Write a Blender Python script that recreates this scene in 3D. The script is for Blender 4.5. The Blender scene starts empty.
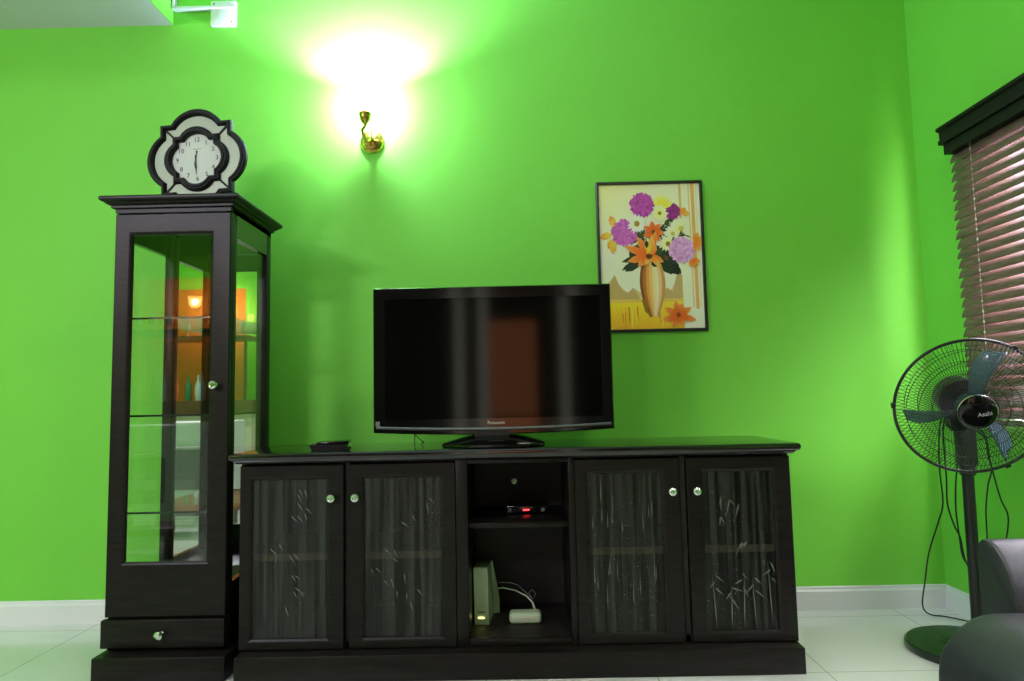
import bpy, bmesh, math, random
from mathutils import Vector, Matrix
random.seed(7)
C = bpy.context.scene.collection
PI = math.pi
R = math.radians

# ------------------------------------------------------------------ materials
def new_mat(name):
    m = bpy.data.materials.new(name); m.use_nodes = True
    nt = m.node_tree
    return m, nt, nt.nodes['Principled BSDF']

def pmat(name, col, rough=.5, metal=0., noise=.0, nscale=20., bump=0., bscale=60., coat=0., spec=.5, stretch=None):
    m, nt, b = new_mat(name)
    b.inputs['Base Color'].default_value = (*col, 1)
    b.inputs['Roughness'].default_value = rough
    b.inputs['Metallic'].default_value = metal
    b.inputs['Coat Weight'].default_value = coat
    b.inputs['Coat Roughness'].default_value = .08
    b.inputs['Specular IOR Level'].default_value = spec
    tc = nt.nodes.new('ShaderNodeTexCoord')
    src = tc.outputs['Object']
    if stretch:
        mp = nt.nodes.new('ShaderNodeMapping'); mp.inputs['Scale'].default_value = stretch
        nt.links.new(src, mp.inputs['Vector']); src = mp.outputs['Vector']
    if noise:
        n = nt.nodes.new('ShaderNodeTexNoise'); n.inputs['Scale'].default_value = nscale
        n.inputs['Detail'].default_value = 4
        nt.links.new(src, n.inputs['Vector'])
        r = nt.nodes.new('ShaderNodeValToRGB')
        r.color_ramp.elements[0].position = .3; r.color_ramp.elements[1].position = .7
        r.color_ramp.elements[0].color = (*[c*(1-noise) for c in col], 1)
        r.color_ramp.elements[1].color = (*[min(1, c*(1+noise)) for c in col], 1)
        nt.links.new(n.outputs['Fac'], r.inputs['Fac']); nt.links.new(r.outputs['Color'], b.inputs['Base Color'])
    if bump:
        n2 = nt.nodes.new('ShaderNodeTexNoise'); n2.inputs['Scale'].default_value = bscale
        nt.links.new(src, n2.inputs['Vector'])
        bp = nt.nodes.new('ShaderNodeBump'); bp.inputs['Strength'].default_value = bump
        bp.inputs['Distance'].default_value = .002
        nt.links.new(n2.outputs['Fac'], bp.inputs['Height']); nt.links.new(bp.outputs['Normal'], b.inputs['Normal'])
    return m

def glass_mat(name, tint=(1, 1, 1), rough=.0, gloss=1.0, body=0., bodycol=(.5, .5, .5), streak=0.):
    """thin pane: transparent + Fresnel reflection (+ a share of frosted body)"""
    m = bpy.data.materials.new(name); m.use_nodes = True
    nt = m.node_tree; nt.nodes.clear()
    out = nt.nodes.new('ShaderNodeOutputMaterial')
    tr = nt.nodes.new('ShaderNodeBsdfTransparent'); tr.inputs[0].default_value = (*tint, 1)
    gl = nt.nodes.new('ShaderNodeBsdfGlossy'); gl.inputs['Roughness'].default_value = rough
    gl.inputs['Color'].default_value = (gloss, gloss, gloss, 1)
    fr = nt.nodes.new('ShaderNodeFresnel')
    ge = nt.nodes.new('ShaderNodeNewGeometry'); mi_ = nt.nodes.new('ShaderNodeMapRange')      # same reflectance from both sides of the pane
    mi_.inputs[3].default_value = 1.5; mi_.inputs[4].default_value = 1/1.5
    nt.links.new(ge.outputs['Backfacing'], mi_.inputs[0]); nt.links.new(mi_.outputs[0], fr.inputs['IOR'])
    mx = nt.nodes.new('ShaderNodeMixShader')
    nt.links.new(fr.outputs[0], mx.inputs[0])
    base = tr.outputs[0]
    if body:
        d = nt.nodes.new('ShaderNodeBsdfDiffuse'); d.inputs[0].default_value = (*bodycol, 1)
        m2 = nt.nodes.new('ShaderNodeMixShader'); m2.inputs[0].default_value = body
        nt.links.new(tr.outputs[0], m2.inputs[1]); nt.links.new(d.outputs[0], m2.inputs[2])
        base = m2.outputs[0]
        if streak:
            tc = nt.nodes.new('ShaderNodeTexCoord'); mp = nt.nodes.new('ShaderNodeMapping')
            mp.inputs['Scale'].default_value = (55, 1, 1.4)
            ns = nt.nodes.new('ShaderNodeTexNoise'); ns.inputs['Scale'].default_value = 1.
            ns.inputs['Detail'].default_value = 3
            nt.links.new(tc.outputs['Object'], mp.inputs[0]); nt.links.new(mp.outputs[0], ns.inputs['Vector'])
            mr = nt.nodes.new('ShaderNodeMapRange')
            mr.inputs[1].default_value = .40; mr.inputs[2].default_value = .64
            mr.inputs[3].default_value = body*(1-streak); mr.inputs[4].default_value = min(1, body*(1+streak))
            nt.links.new(ns.outputs['Fac'], mr.inputs[0]); nt.links.new(mr.outputs[0], m2.inputs[0])
            bp = nt.nodes.new('ShaderNodeBump'); bp.inputs['Strength'].default_value = .2
            bp.inputs['Distance'].default_value = .002
            nt.links.new(ns.outputs['Fac'], bp.inputs['Height']); nt.links.new(bp.outputs[0], gl.inputs['Normal'])
    nt.links.new(base, mx.inputs[1]); nt.links.new(gl.outputs[0], mx.inputs[2])
    nt.links.new(mx.outputs[0], out.inputs[0])
    return m

def emit_mat(name, col, s):
    m = bpy.data.materials.new(name); m.use_nodes = True
    nt = m.node_tree; nt.nodes.clear()
    out = nt.nodes.new('ShaderNodeOutputMaterial'); e = nt.nodes.new('ShaderNodeEmission')
    e.inputs[0].default_value = (*col, 1); e.inputs[1].default_value = s
    nt.links.new(e.outputs[0], out.inputs[0])
    return m

def floor_mat():
    m, nt, b = new_mat('cream_floor_tile')
    tc = nt.nodes.new('ShaderNodeTexCoord'); mp = nt.nodes.new('ShaderNodeMapping')
    mp.inputs['Location'].default_value = (1.96, -3.13 + .6*10, 0)
    nt.links.new(tc.outputs['Object'], mp.inputs[0])
    sep = nt.nodes.new('ShaderNodeSeparateXYZ'); nt.links.new(mp.outputs[0], sep.inputs[0])
    def line(sock, off, size):
        a = nt.nodes.new('ShaderNodeMath'); a.operation = 'ADD'; a.inputs[1].default_value = off
        nt.links.new(sock, a.inputs[0])
        d = nt.nodes.new('ShaderNodeMath'); d.operation = 'PINGPONG'; d.inputs[1].default_value = size/2
        nt.links.new(a.outputs[0], d.inputs[0])
        l = nt.nodes.new('ShaderNodeMath'); l.operation = 'LESS_THAN'; l.inputs[1].default_value = .0022
        nt.links.new(d.outputs[0], l.inputs[0]); return l.outputs[0]
    lx = line(sep.outputs[0], .608*10, .608); ly = line(sep.outputs[1], 0, .6)
    mxm = nt.nodes.new('ShaderNodeMath'); mxm.operation = 'MAXIMUM'
    nt.links.new(lx, mxm.inputs[0]); nt.links.new(ly, mxm.inputs[1])
    ns = nt.nodes.new('ShaderNodeTexNoise'); ns.inputs['Scale'].default_value = 5; ns.inputs['Detail'].default_value = 5
    nt.links.new(tc.outputs['Object'], ns.inputs['Vector'])
    cr = nt.nodes.new('ShaderNodeValToRGB')
    cr.color_ramp.elements[0].color = (.74, .74, .68, 1); cr.color_ramp.elements[1].color = (.80, .80, .75, 1)
    nt.links.new(ns.outputs['Fac'], cr.inputs[0])
    mix = nt.nodes.new('ShaderNodeMix'); mix.data_type = 'RGBA'
    nt.links.new(mxm.outputs[0], mix.inputs['Factor']); nt.links.new(cr.outputs[0], mix.inputs[6])
    mix.inputs[7].default_value = (.42, .41, .34, 1)
    nt.links.new(mix.outputs[2], b.inputs['Base Color'])
    b.inputs['Roughness'].default_value = .16
    return m

GREEN = (.195, .655, .062)
M = {}
M['wall'] = pmat('green_wall_paint', GREEN, .55, noise=.02, nscale=3, bump=.05, bscale=120, spec=.3)
M['soffit'] = pmat('off_white_ceiling_paint', (.60, .60, .55), .7, bump=.05)
M['white'] = pmat('white_gloss_trim', (.82, .83, .80), .35)
M['floor'] = floor_mat()
M['orange'] = pmat('orange_wall_paint', (.80, .22, .03), .6, bump=.05)
M['wood'] = pmat('espresso_stained_wood', (.0100, .0082, .0068), .36, spec=.2, noise=.45, nscale=9, bump=.08, bscale=30, stretch=(1, 1, 9))
M['woodh'] = pmat('espresso_stained_wood_cross_grain', (.0100, .0082, .0068), .36, spec=.2, noise=.45, nscale=9, bump=.08, bscale=30, stretch=(1, 9, 9))
M['woodtop'] = pmat('polished_espresso_wood', (.010, .008, .007), .13, noise=.3, nscale=8, stretch=(1, 9, 9), coat=.6)
M['woodin'] = pmat('dark_brown_cabinet_interior', (.016, .012, .009), .6, noise=.3, nscale=12)
M['shelfwood'] = pmat('raw_plywood_shelf_edge', (.20, .17, .10), .6, noise=.2, nscale=20)
M['clockwood'] = pmat('dark_clock_moulding', (.010, .0095, .0095), .5, spec=.2, noise=.2, nscale=30)
M['mirror'] = pmat('silvered_mirror', (.82, .86, .82), .015, metal=1)
M['bevelmirror'] = pmat('bevelled_mirror_strip', (.40, .45, .35), .45, metal=.25, spec=.25, bump=.1, bscale=25)
M['glass'] = glass_mat('clear_cabinet_glass', (.985, .995, .988))
M['shelfglass'] = glass_mat('clear_shelf_glass', (.96, .985, .97))
M['glassedge'] = pmat('dark_glass_edge', (.004, .02, .012), .2)
M['etched'] = glass_mat('etched_smoked_glass', (.62, .62, .58), .36, .6, body=.10, bodycol=(.16, .165, .15), streak=.95)
M['etchmark'] = pmat('frosted_etch_stroke', (.13, .14, .12), .6)
M['darkwall'] = pmat('darkened_front_wall', (.055, .035, .022), .6, noise=.3, nscale=6, stretch=(6, 6, 1))  # unseen wall darkened so screen reflections and green bounce stay dim
M['chrome'] = pmat('chrome', (.85, .86, .84), .12, metal=1)
M['crystal'] = pmat('faceted_chrome_knob', (.80, .84, .80), .1, metal=1)
M['brass'] = pmat('polished_brass', (.62, .43, .10), .2, metal=1)
M['tvblack'] = pmat('piano_black_plastic', (.003, .003, .003), .12, coat=.5, spec=.3)
M['tvscreen'] = pmat('dark_lcd_panel', (.0018, .0018, .0018), .07, spec=.30)
M['silver'] = pmat('brushed_grey_strip', (.16, .17, .15), .3, metal=.8)
M['silvertext'] = pmat('silver_lettering', (.62, .63, .60), .35, metal=.4)
M['matblack'] = pmat('matt_black_plastic', (.008, .008, .008), .45)
M['rubber'] = pmat('black_cable_sheath', (.006, .006, .006), .5)
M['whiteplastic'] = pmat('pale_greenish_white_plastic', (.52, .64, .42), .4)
M['greyplastic'] = pmat('grey_plastic', (.16, .17, .16), .4)
M['face'] = pmat('off_white_clock_dial', (.66, .70, .64), .5)
M['ink'] = pmat('black_ink', (.03, .035, .03), .6)
M['fanblue'] = glass_mat('blue_translucent_plastic', (.45, .62, .64), .12, 1., body=.50, bodycol=(.16, .26, .32))
M['fanbase'] = pmat('dark_green_black_plastic', (.008, .017, .012), .35)
M['wire'] = pmat('black_enamel_wire', (.008, .008, .009), .3)
M['leather'] = pmat('charcoal_leatherette', (.035, .035, .038), .42, noise=.15, nscale=40, bump=.25, bscale=220)
M['slat'] = pmat('mahogany_blind_slat', (.15, .082, .076), .25, noise=.3, nscale=14, stretch=(9, 1, 9), coat=.25)
M['valance'] = pmat('dark_mahogany_valance', (.010, .007, .0065), .45, spec=.2, noise=.3, nscale=14, stretch=(9, 1, 9))
M['cordwhite'] = pmat('pale_ladder_cord', (.42, .33, .29), .7)
M['red'] = emit_mat('red_indicator_light', (1, .03, .04), 6)
M['led'] = emit_mat('yellow_indicator_light', (1, .95, .25), 3)
M['winframe'] = pmat('white_window_frame', (.75, .75, .73), .4)
M['winglass'] = glass_mat('window_glass', (.95, .97, .97))
M['browncounter'] = pmat('brown_counter_top', (.10, .045, .02), .4, noise=.3, nscale=12)
M['cream'] = pmat('cream_panel', (.62, .56, .42), .5)
M['curtain'] = pmat('beige_curtain', (.40, .36, .28), .8)
M['brownblind'] = pmat('reddish_brown_roller_blind', (.30, .075, .03), .7, noise=.15, nscale=30)
M['bottleblue'] = pmat('blue_bottle_glass', (.03, .20, .30), .1)
M['bottlegreen'] = pmat('green_bottle_glass', (.05, .20, .07), .1)
M['bottleamber'] = pmat('orange_bottle', (.60, .15, .03), .2)
M['bottleclear'] = pmat('pale_bottle_glass', (.45, .52, .48), .08)

def glowing_cloth(name, col, s):  # cloth emits its own colour in place of daylight behind it
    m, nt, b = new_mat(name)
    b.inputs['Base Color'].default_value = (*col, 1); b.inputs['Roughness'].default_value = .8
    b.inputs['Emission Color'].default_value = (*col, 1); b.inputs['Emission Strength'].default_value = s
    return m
M['curtain'] = glowing_cloth('sheer_curtain_with_own_glow', (.62, .60, .52), 1.6)  # emission stands in for daylight through the sheer cloth
M['brownblind'] = glowing_cloth('reddish_roller_blind_with_own_glow', (.50, .16, .07), 3.2)  # glow of the material replaces a bright window behind the blind
def shade_mat():
    m = bpy.data.materials.new('opal_lamp_glass'); m.use_nodes = True
    nt = m.node_tree; nt.nodes.clear()
    out = nt.nodes.new('ShaderNodeOutputMaterial')
    tr = nt.nodes.new('ShaderNodeBsdfTransparent'); tr.inputs[0].default_value = (1, .97, .9, 1)
    tl = nt.nodes.new('ShaderNodeBsdfTranslucent'); tl.inputs[0].default_value = (.9, .88, .8, 1)
    em = nt.nodes.new('ShaderNodeEmission'); em.inputs[0].default_value = (1, .99, .97, 1); em.inputs[1].default_value = 5.
    a = nt.nodes.new('ShaderNodeMixShader'); a.inputs[0].default_value = .86
    b = nt.nodes.new('ShaderNodeAddShader')
    nt.links.new(tr.outputs[0], a.inputs[1]); nt.links.new(tl.outputs[0], a.inputs[2])
    nt.links.new(a.outputs[0], b.inputs[0]); nt.links.new(em.outputs[0], b.inputs[1])
    nt.links.new(b.outputs[0], out.inputs[0])
    return m
M['opal'] = shade_mat()
def bulb_mat(col, st):
    m = bpy.data.materials.new('glowing_lamp_glass'); m.use_nodes = True
    nt = m.node_tree; nt.nodes.clear()
    out = nt.nodes.new('ShaderNodeOutputMaterial'); tr = nt.nodes.new('ShaderNodeBsdfTransparent')
    em = nt.nodes.new('ShaderNodeEmission'); em.inputs[0].default_value = (*col, 1); em.inputs[1].default_value = st
    a = nt.nodes.new('ShaderNodeAddShader')
    nt.links.new(tr.outputs[0], a.inputs[0]); nt.links.new(em.outputs[0], a.inputs[1]); nt.links.new(a.outputs[0], out.inputs[0])
    return m
M['bulb'] = bulb_mat((1, .98, .95), 15)
M['amber'] = bulb_mat((1, .62, .18), 5)

def paint_mat():
    m, nt, b = new_mat('printed_flower_picture')
    a = nt.nodes.new('ShaderNodeVertexColor'); a.layer_name = 'Col'
    nt.links.new(a.outputs['Color'], b.inputs['Base Color'])
    b.inputs['Roughness'].default_value = .35
    return m
M['print'] = paint_mat()

# ------------------------------------------------------------------ mesh builder
class MB:
    def __init__(s): s.bm = bmesh.new()
    def _merge(s, t, mi=0, mtx=None):
        if mtx is not None: bmesh.ops.transform(t, matrix=mtx, verts=t.verts)
        for f in t.faces: f.material_index = mi
        me = bpy.data.meshes.new('tmp'); t.to_mesh(me); t.free()
        s.bm.from_mesh(me); bpy.data.meshes.remove(me)
        return s
    def box(s, x0, x1, y0, y1, z0, z1, bev=0, seg=2, mi=0, mtx=None):
        t = bmesh.new(); bmesh.ops.create_cube(t, size=1)
        for v in t.verts:
            v.co = Vector(((x0+x1)/2 + v.co.x*(x1-x0), (y0+y1)/2 + v.co.y*(y1-y0), (z0+z1)/2 + v.co.z*(z1-z0)))
        if bev: bmesh.ops.bevel(t, geom=list(t.edges), offset=bev, segments=seg, profile=.5, affect='EDGES')
        return s._merge(t, mi, mtx)
    def tube(s, pts, r, n=8, mi=0, closed=False, mtx=None, cap=True):
        t = bmesh.new(); P = [Vector(p) for p in pts]; k = len(P)
        rs = r if isinstance(r, (list, tuple)) else [r]*k
        rings = []; nrm = None
        for i in range(k):
            if closed: d = (P[(i+1) % k]-P[i-1]).normalized()
            else: d = (P[min(i+1, k-1)]-P[max(i-1, 0)]).normalized()
            if nrm is None:
                nrm = d.orthogonal().normalized()
            nrm = (nrm - d*nrm.dot(d)).normalized()
            bn = d.cross(nrm)
            rings.append([t.verts.new(P[i] + (nrm*math.cos(2*PI*j/n)+bn*math.sin(2*PI*j/n))*rs[i]) for j in range(n)])
        for i in range(k if closed else k-1):
            A, B = rings[i], rings[(i+1) % k]
            for j in range(n): t.faces.new((A[j], A[(j+1) % n], B[(j+1) % n], B[j]))
        if not closed and cap:
            t.faces.new(rings[0][::-1]); t.faces.new(rings[-1])
        return s._merge(t, mi, mtx)
    def lathe(s, prof, n=32, mtx=None, mi=0):
        """prof [(r, z)], about local z"""
        t = bmesh.new(); rings = []
        for r, z in prof:
            if r < 1e-6: rings.append([t.verts.new((0, 0, z))])
            else: rings.append([t.verts.new((r*math.cos(2*PI*j/n), r*math.sin(2*PI*j/n), z)) for j in range(n)])
        for A, B in zip(rings, rings[1:]):
            if len(A) == 1 and len(B) == 1: continue
            for j in range(n):
                k = (j+1) % n
                if len(A) == 1: t.faces.new((A[0], B[j], B[k]))
                elif len(B) == 1: t.faces.new((A[j], A[k], B[0]))
                else: t.faces.new((A[j], A[k], B[k], B[j]))
        bmesh.ops.recalc_face_normals(t, faces=t.faces)
        return s._merge(t, mi, mtx)
    def prism(s, poly, d0, d1, mtx=None, mi=0, bev=0):
        """poly in local xy, extruded along local z from d0 to d1"""
        t = bmesh.new()
        A = [t.verts.new((x, y, d0)) for x, y in poly]; B = [t.verts.new((x, y, d1)) for x, y in poly]
        n = len(poly); t.faces.new(A[::-1]); t.faces.new(B)
        for i in range(n): t.faces.new((A[i], A[(i+1) % n], B[(i+1) % n], B[i]))
        bmesh.ops.recalc_face_normals(t, faces=t.faces)
        if bev:
            ed = [e for e in t.edges if abs(e.verts[0].co.z-e.verts[1].co.z) < 1e-6]
            bmesh.ops.bevel(t, geom=ed, offset=bev, segments=2, profile=.5, affect='EDGES')
        return s._merge(t, mi, mtx)
    def loft(s, loops, mtx=None, mi=0, closed=True, caps=False):
        """list of equal-length loops of 3-D points joined by quads"""
        t = bmesh.new(); L = [[t.verts.new(p) for p in l] for l in loops]; n = len(L[0])
        for A, B in zip(L, L[1:]):
            for j in range(n if closed else n-1):
                k = (j+1) % n; t.faces.new((A[j], A[k], B[k], B[j]))
        if caps: t.faces.new(L[0][::-1]); t.faces.new(L[-1])
        bmesh.ops.recalc_face_normals(t, faces=t.faces)
        return s._merge(t, mi, mtx)
    def mesh(s, me, mtx=None, mi=0):
        t = bmesh.new(); t.from_mesh(me); bpy.data.meshes.remove(me); return s._merge(t, mi, mtx)
    def build(s, name, mats, parent=None, sharp=35, origin=None):
        me = bpy.data.meshes.new(name)
        off = Vector((0, 0, 0))
        if parent is not None:
            p = parent
            while p is not None: off += p.location; p = p.parent
        if origin is not None: off = Vector(origin)
        bmesh.ops.translate(s.bm, verts=s.bm.verts, vec=-off)
        s.bm.to_mesh(me); s.bm.free()
        for m in (mats if isinstance(mats, (list, tuple)) else [mats]): me.materials.append(m)
        me.polygons.foreach_set('use_smooth', [True]*len(me.polygons)); me.set_sharp_from_angle(angle=R(sharp))
        o = bpy.data.objects.new(name, me); C.objects.link(o)
        if parent is not None: o.parent = parent
        elif origin is not None: o.location = off
        return o

def thing(name, label, cat, loc=(0, 0, 0), group=None):
    o = bpy.data.objects.new(name, None); C.objects.link(o); o.location = loc
    o.empty_display_size = .1
    o['label'] = label; o['category'] = cat
    if group: o['group'] = group
    return o
def tag(o, label, cat, group=None):
    o['label'] = label; o['category'] = cat
    if group: o['group'] = group
    return o
def struct(o, label=None, cat=None):
    o['kind'] = 'structure'
    if label: o['label'] = label
    if cat: o['category'] = cat
    return o
def text_mesh(body, size, extrude=.0004):
    cu = bpy.data.curves.new('t', 'FONT'); cu.body = body; cu.size = size; cu.extrude = extrude
    cu.align_x = 'CENTER'; cu.align_y = 'CENTER'; cu.resolution_u = 3
    ob = bpy.data.objects.new('t', cu); C.objects.link(ob)
    bpy.context.view_layer.update()
    me = bpy.data.meshes.new_from_object(ob.evaluated_get(bpy.context.evaluated_depsgraph_get()))
    bpy.data.objects.remove(ob); bpy.data.curves.remove(cu)
    return me
# local (x right, y up, z towards the room) -> world on a surface that faces -Y
def facing(x, y, z, yaw=0, tilt=0, roll=0):
    return (Matrix.Translation((x, y, z)) @ Matrix.Rotation(yaw, 4, 'Z') @ Matrix.Rotation(PI/2 + tilt, 4, 'X')
            @ Matrix.Rotation(roll, 4, 'Z'))

# ------------------------------------------------------------------ room shell
YW, XR, ZC = 3.236, 1.949, 3.6
XL, YF = -5.2, -3.2
b = MB(); b.box(XL-.15, XR+.06, YF-.15, YW+.15, -.12, 0); struct(b.build('floor', M['floor']))
b = MB(); b.box(XL-.15, XR+.06, YW, YW+.15, 0, ZC); struct(b.build('wall_back', M['wall']))
b = MB(); b.box(XL-.15, XL, YF, YW, 0, ZC); struct(b.build('wall_left', M['wall']))
b = MB(); b.box(XL-.15, XR+.06, YF-.15, YF, 0, ZC); struct(b.build('wall_front', M['darkwall']))
b = MB(); b.box(XL-.15, XR+.06, YF-.15, YW+.15, ZC, ZC+.12); struct(b.build('ceiling', M['soffit']))
# window wall with its opening
WY0, WY1, WZ0, WZ1 = .30, 2.74, .846, 2.04
b = MB()
b.box(XR, XR+.06, YF, WY0, 0, ZC); b.box(XR, XR+.06, WY1, YW, 0, ZC)
b.box(XR, XR+.06, WY0, WY1, 0, WZ0); b.box(XR, XR+.06, WY0, WY1, WZ1, ZC)
struct(b.build('wall_right', M['wall']))
b = MB()
for a0, a1, c0, c1 in ((WY0, WY0+.05, WZ0, WZ1), (WY1-.012, WY1, WZ0, WZ1), (WY0+.05, WY1-.05, WZ0, WZ0+.05),
                       (WY0+.05, WY1-.05, WZ1-.05, WZ1), ((WY0+WY1)/2-.05, (WY0+WY1)/2, WZ0+.05, WZ1-.05)):
    b.box(XR+.012, XR+.05, a0, a1, c0, c1, .004)
w = struct(b.build('window_1', M['winframe']))
# sash set open to leak daylight past the blind; unseen panes in near half
for dx in (.020, .035):
    b = MB(); b.box(XR+dx, XR+dx+.005, WY0+.05, (WY0+WY1)/2-.05, WZ0+.05, WZ1-.05); b.build('pane', M['winglass'], w)
# lowered ceiling at the upper left: pale underside, green face
SX, SZ = -1.688, 2.888
b = MB(); b.box(XL, SX, .6, YW, SZ, SZ+.04); struct(b.build('ceiling_lower', M['soffit']))
b = MB(); b.box(XL, SX+.004, .6, YW, SZ+.04, ZC); struct(b.build('wall_upper', M['wall']))
# thin lip that closes the face of the lowered ceiling in wall colour
b = MB(); b.box(SX, SX+.004, .6, YW, SZ, SZ+.04); struct(b.build('trim_1', M['wall']))
# skirting boards: profile with a small step and a rounded top
def skirt_profile(h=.104, d=.016):
    return [(0, 0), (d, 0), (d, h*.80), (d*.82, h*.84), (d*.55, h*.88), (d*.5, h*.96), (d*.3, h), (0, h)]
pr_ = skirt_profile()
b = MB(); b.loft([[(x, YW-dd, zz) for dd, zz in pr_] for x in (XL, XR-.0)], caps=True); struct(b.build('baseboard_back', M['white'], sharp=25))
b = MB(); b.loft([[(XR-dd, y, zz) for dd, zz in pr_] for y in (YF, YW-.016)], caps=True); struct(b.build('baseboard_right', M['white'], sharp=25))

# ------------------------------------------------------------------ plastic trunking and junction box
ct = thing('cable_trunking', 'white plastic cable trunking running along the top of the green wall', 'trunking', (-1.6, YW, 2.96))
b = MB(); b.prism([(-1.679, YW), (-1.679, YW-.030), (-1.362, YW-.030), (-1.362, YW-.0225), (-1.4885, YW-.0225), (-1.4885, YW)], 2.954, 2.968, bev=.0015); b.build('horizontal_run', M['white'], ct)
b = MB(); b.box(-1.679, -1.665, YW-.030, YW, 2.968, ZC, .002); b.build('vertical_run', M['white'], ct)
jb = thing('junction_box', 'square white junction box behind the trunking at the top of the wall', 'junction box', (-1.427, YW, 2.93))
b = MB(); b.box(-1.488, -1.364, YW-.022, YW, 2.868, 2.995, .003); b.build('cover_plate', M['white'], jb)
for sx, sz in ((-1.381, 2.886), (-1.471, 2.98)):
    b = MB(); b.lathe([(0, 0), (.004, 0), (.004, .002), (0, .003)], 10, facing(sx, YW-.022, sz)); b.build('screw', M['greyplastic'], jb)

# ------------------------------------------------------------------ knob used on all the doors and the drawer
def knob(parent, x, y, z, s=1.0):
    b = MB(); b.lathe([(0, 0), (.008, 0), (.008, .003), (.005, .006), (.005, .011), (.012, .015), (.0145, .020), (.013, .025), (.008, .028), (.006, .0265), (0, .0265)], 12,
                      facing(x, y, z) @ Matrix.Scale(s, 4))
    return b.build('knob', M['crystal'], parent, sharp=20)

# ------------------------------------------------------------------ tall display cabinet
DX0, DX1, DY0, DY1 = -1.563, -1.110, 2.600, 3.032
dc = thing('display_cabinet', 'tall narrow dark wood display cabinet with glass door and mirrored back', 'cabinet', ((DX0+DX1)/2, (DY0+DY1)/2, 0))
b = MB(); b.box(DX0-.006, DX1+.028, DY0-.066, DY1, 0, .090, .006); b.build('plinth', M['woodh'], dc)
b = MB()
b.box(DX0, DX1, DY0+.022, DY1, .088, .215, .002)          # drawer housing
b.box(DX0, DX1, DY0+.022, DY1, .215, .30, .002)           # closed box under the glass
b.build('lower_case', M['wood'], dc)
# corner posts, each its own
for nm, x0, x1, y0, y1 in (('l', DX0, DX0+.042, DY1-.052, DY1), ('r', DX1-.042, DX1, DY1-.052, DY1),
                           ('l', DX0, DX0+.03, DY0+.022, DY0+.062), ('r', DX1-.03, DX1, DY0+.022, DY0+.062)):
    b = MB(); b.box(x0, x1, y0, y1, .30, 1.78, .002); b.build('corner_post', M['wood'], dc)
# side panels: top and bottom rail with glass between
for x0, x1 in ((DX0, DX0+.024), (DX1-.024, DX1)):
    b = MB(); b.box(x0, x1, DY0+.06, DY1-.05, 1.655, 1.78); sp = b.build('side_rail', M['woodtop'], dc)
    b = MB(); b.box(x0, x1, DY0+.06, DY1-.05, .30, .325); b.build('side_rail', M['woodtop'], dc)
    b = MB(); b.box((x0+x1)/2-.002, (x0+x1)/2+.002, DY0+.062, DY1-.052, .325, 1.655); b.build('side_glass', M['glass'], sp)
b = MB(); b.box(DX0, DX1, DY0+.022, DY1, 1.748, 1.80); b.build('top_board', M['woodtop'], dc)
b = MB(); b.box(DX0+.042, DX1-.042, DY1-.03, DY1-.026, .302, 1.748); b.build('back_mirror', M['mirror'], dc)
b = MB(); b.box(DX0+.01, DX1-.01, DY1-.024, DY1-.004, .30, 1.75); b.build('back_board', M['wood'], dc)
# cornice: stepped flare on front and both sides, flush with the back
pro = [(0, 1.752), (0, 1.766), (.012, 1.770), (.012, 1.778), (.024, 1.783), (.030, 1.789), (.040, 1.793), (.044, 1.799), (.044, 1.806), (.041, 1.811)]
loops = []
for d, z in pro:
    loops.append([(DX0-d, DY1+.002+d*.5, z), (DX0-d, DY0-d, z), (DX1+d, DY0-d, z), (DX1+d, DY1+.002+d*.5, z)])
b = MB(); b.loft(loops, caps=True); b.build('cornice', M['woodh'], dc, sharp=20)
# door with raised frame
dz0, dz1 = .213, 1.747
gx0, gx1, gz0, gz1 = -1.498, -1.187, .411, 1.664
b = MB()
def door_frame(b, x0, x1, z0, z1, gx0, gx1, gz0, gz1, y0, y1, bev=.003, inner=.012):
    """rail-and-stile door: flat frame with a chamfer falling to the glass"""
    o = [(x0, z0), (x1, z0), (x1, z1), (x0, z1)]; g = [(gx0, gz0), (gx1, gz0), (gx1, gz1), (gx0, gz1)]
    k = inner; g2 = [(gx0-k, gz0-k), (gx1+k, gz0-k), (gx1+k, gz1+k), (gx0-k, gz1+k)]
    e = bev; o2 = [(x0+e, z0+e), (x1-e, z0+e), (x1-e, z1-e), (x0+e, z1-e)]
    P = lambda q, y: [(x, y, z) for x, z in q]
    ym = y0+.006
    b.loft([P(o, y1), P(o, y0+e), P(o2, y0), P(g2, y0), P([(x*.6+a*.4, z*.6+c*.4) for (x, z), (a, c) in zip(g2, g)], y0+.0015), P(g, ym), P(g, y1), P(o, y1)])
door_frame(b, DX0, DX1, dz0, dz1, gx0, gx1, gz0, gz1, DY0, DY0+.021)
dr = b.build('door', M['wood'], dc, sharp=20)
b = MB(); b.box(gx0-.004, gx1+.004, DY0+.010, DY0+.014, gz0-.004, gz1+.004); b.build('glass_pane', M['glass'], dr)
knob(dr, -1.160, DY0, 1.072, 1.2)
b = MB(); b.box(DX0-.008, DX1+.002, DY0-.012, DY0+.021, .103, .206, .005); dw = b.build('drawer', M['woodh'], dc)
knob(dw, -1.340, DY0-.012, .156, 1.2)
for z in (1.344, .958, .583):
    b = MB(); b.box(DX0+.030, DX1-.030, DY0+.075, DY1-.034, z-.004, z+.004)
    b.box(DX0+.030, DX1-.030, DY0+.0735, DY0+.075, z-.004, z+.004, mi=1)
    b.build('glass_shelf', [M['shelfglass'], M['glassedge']], dc)

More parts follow.
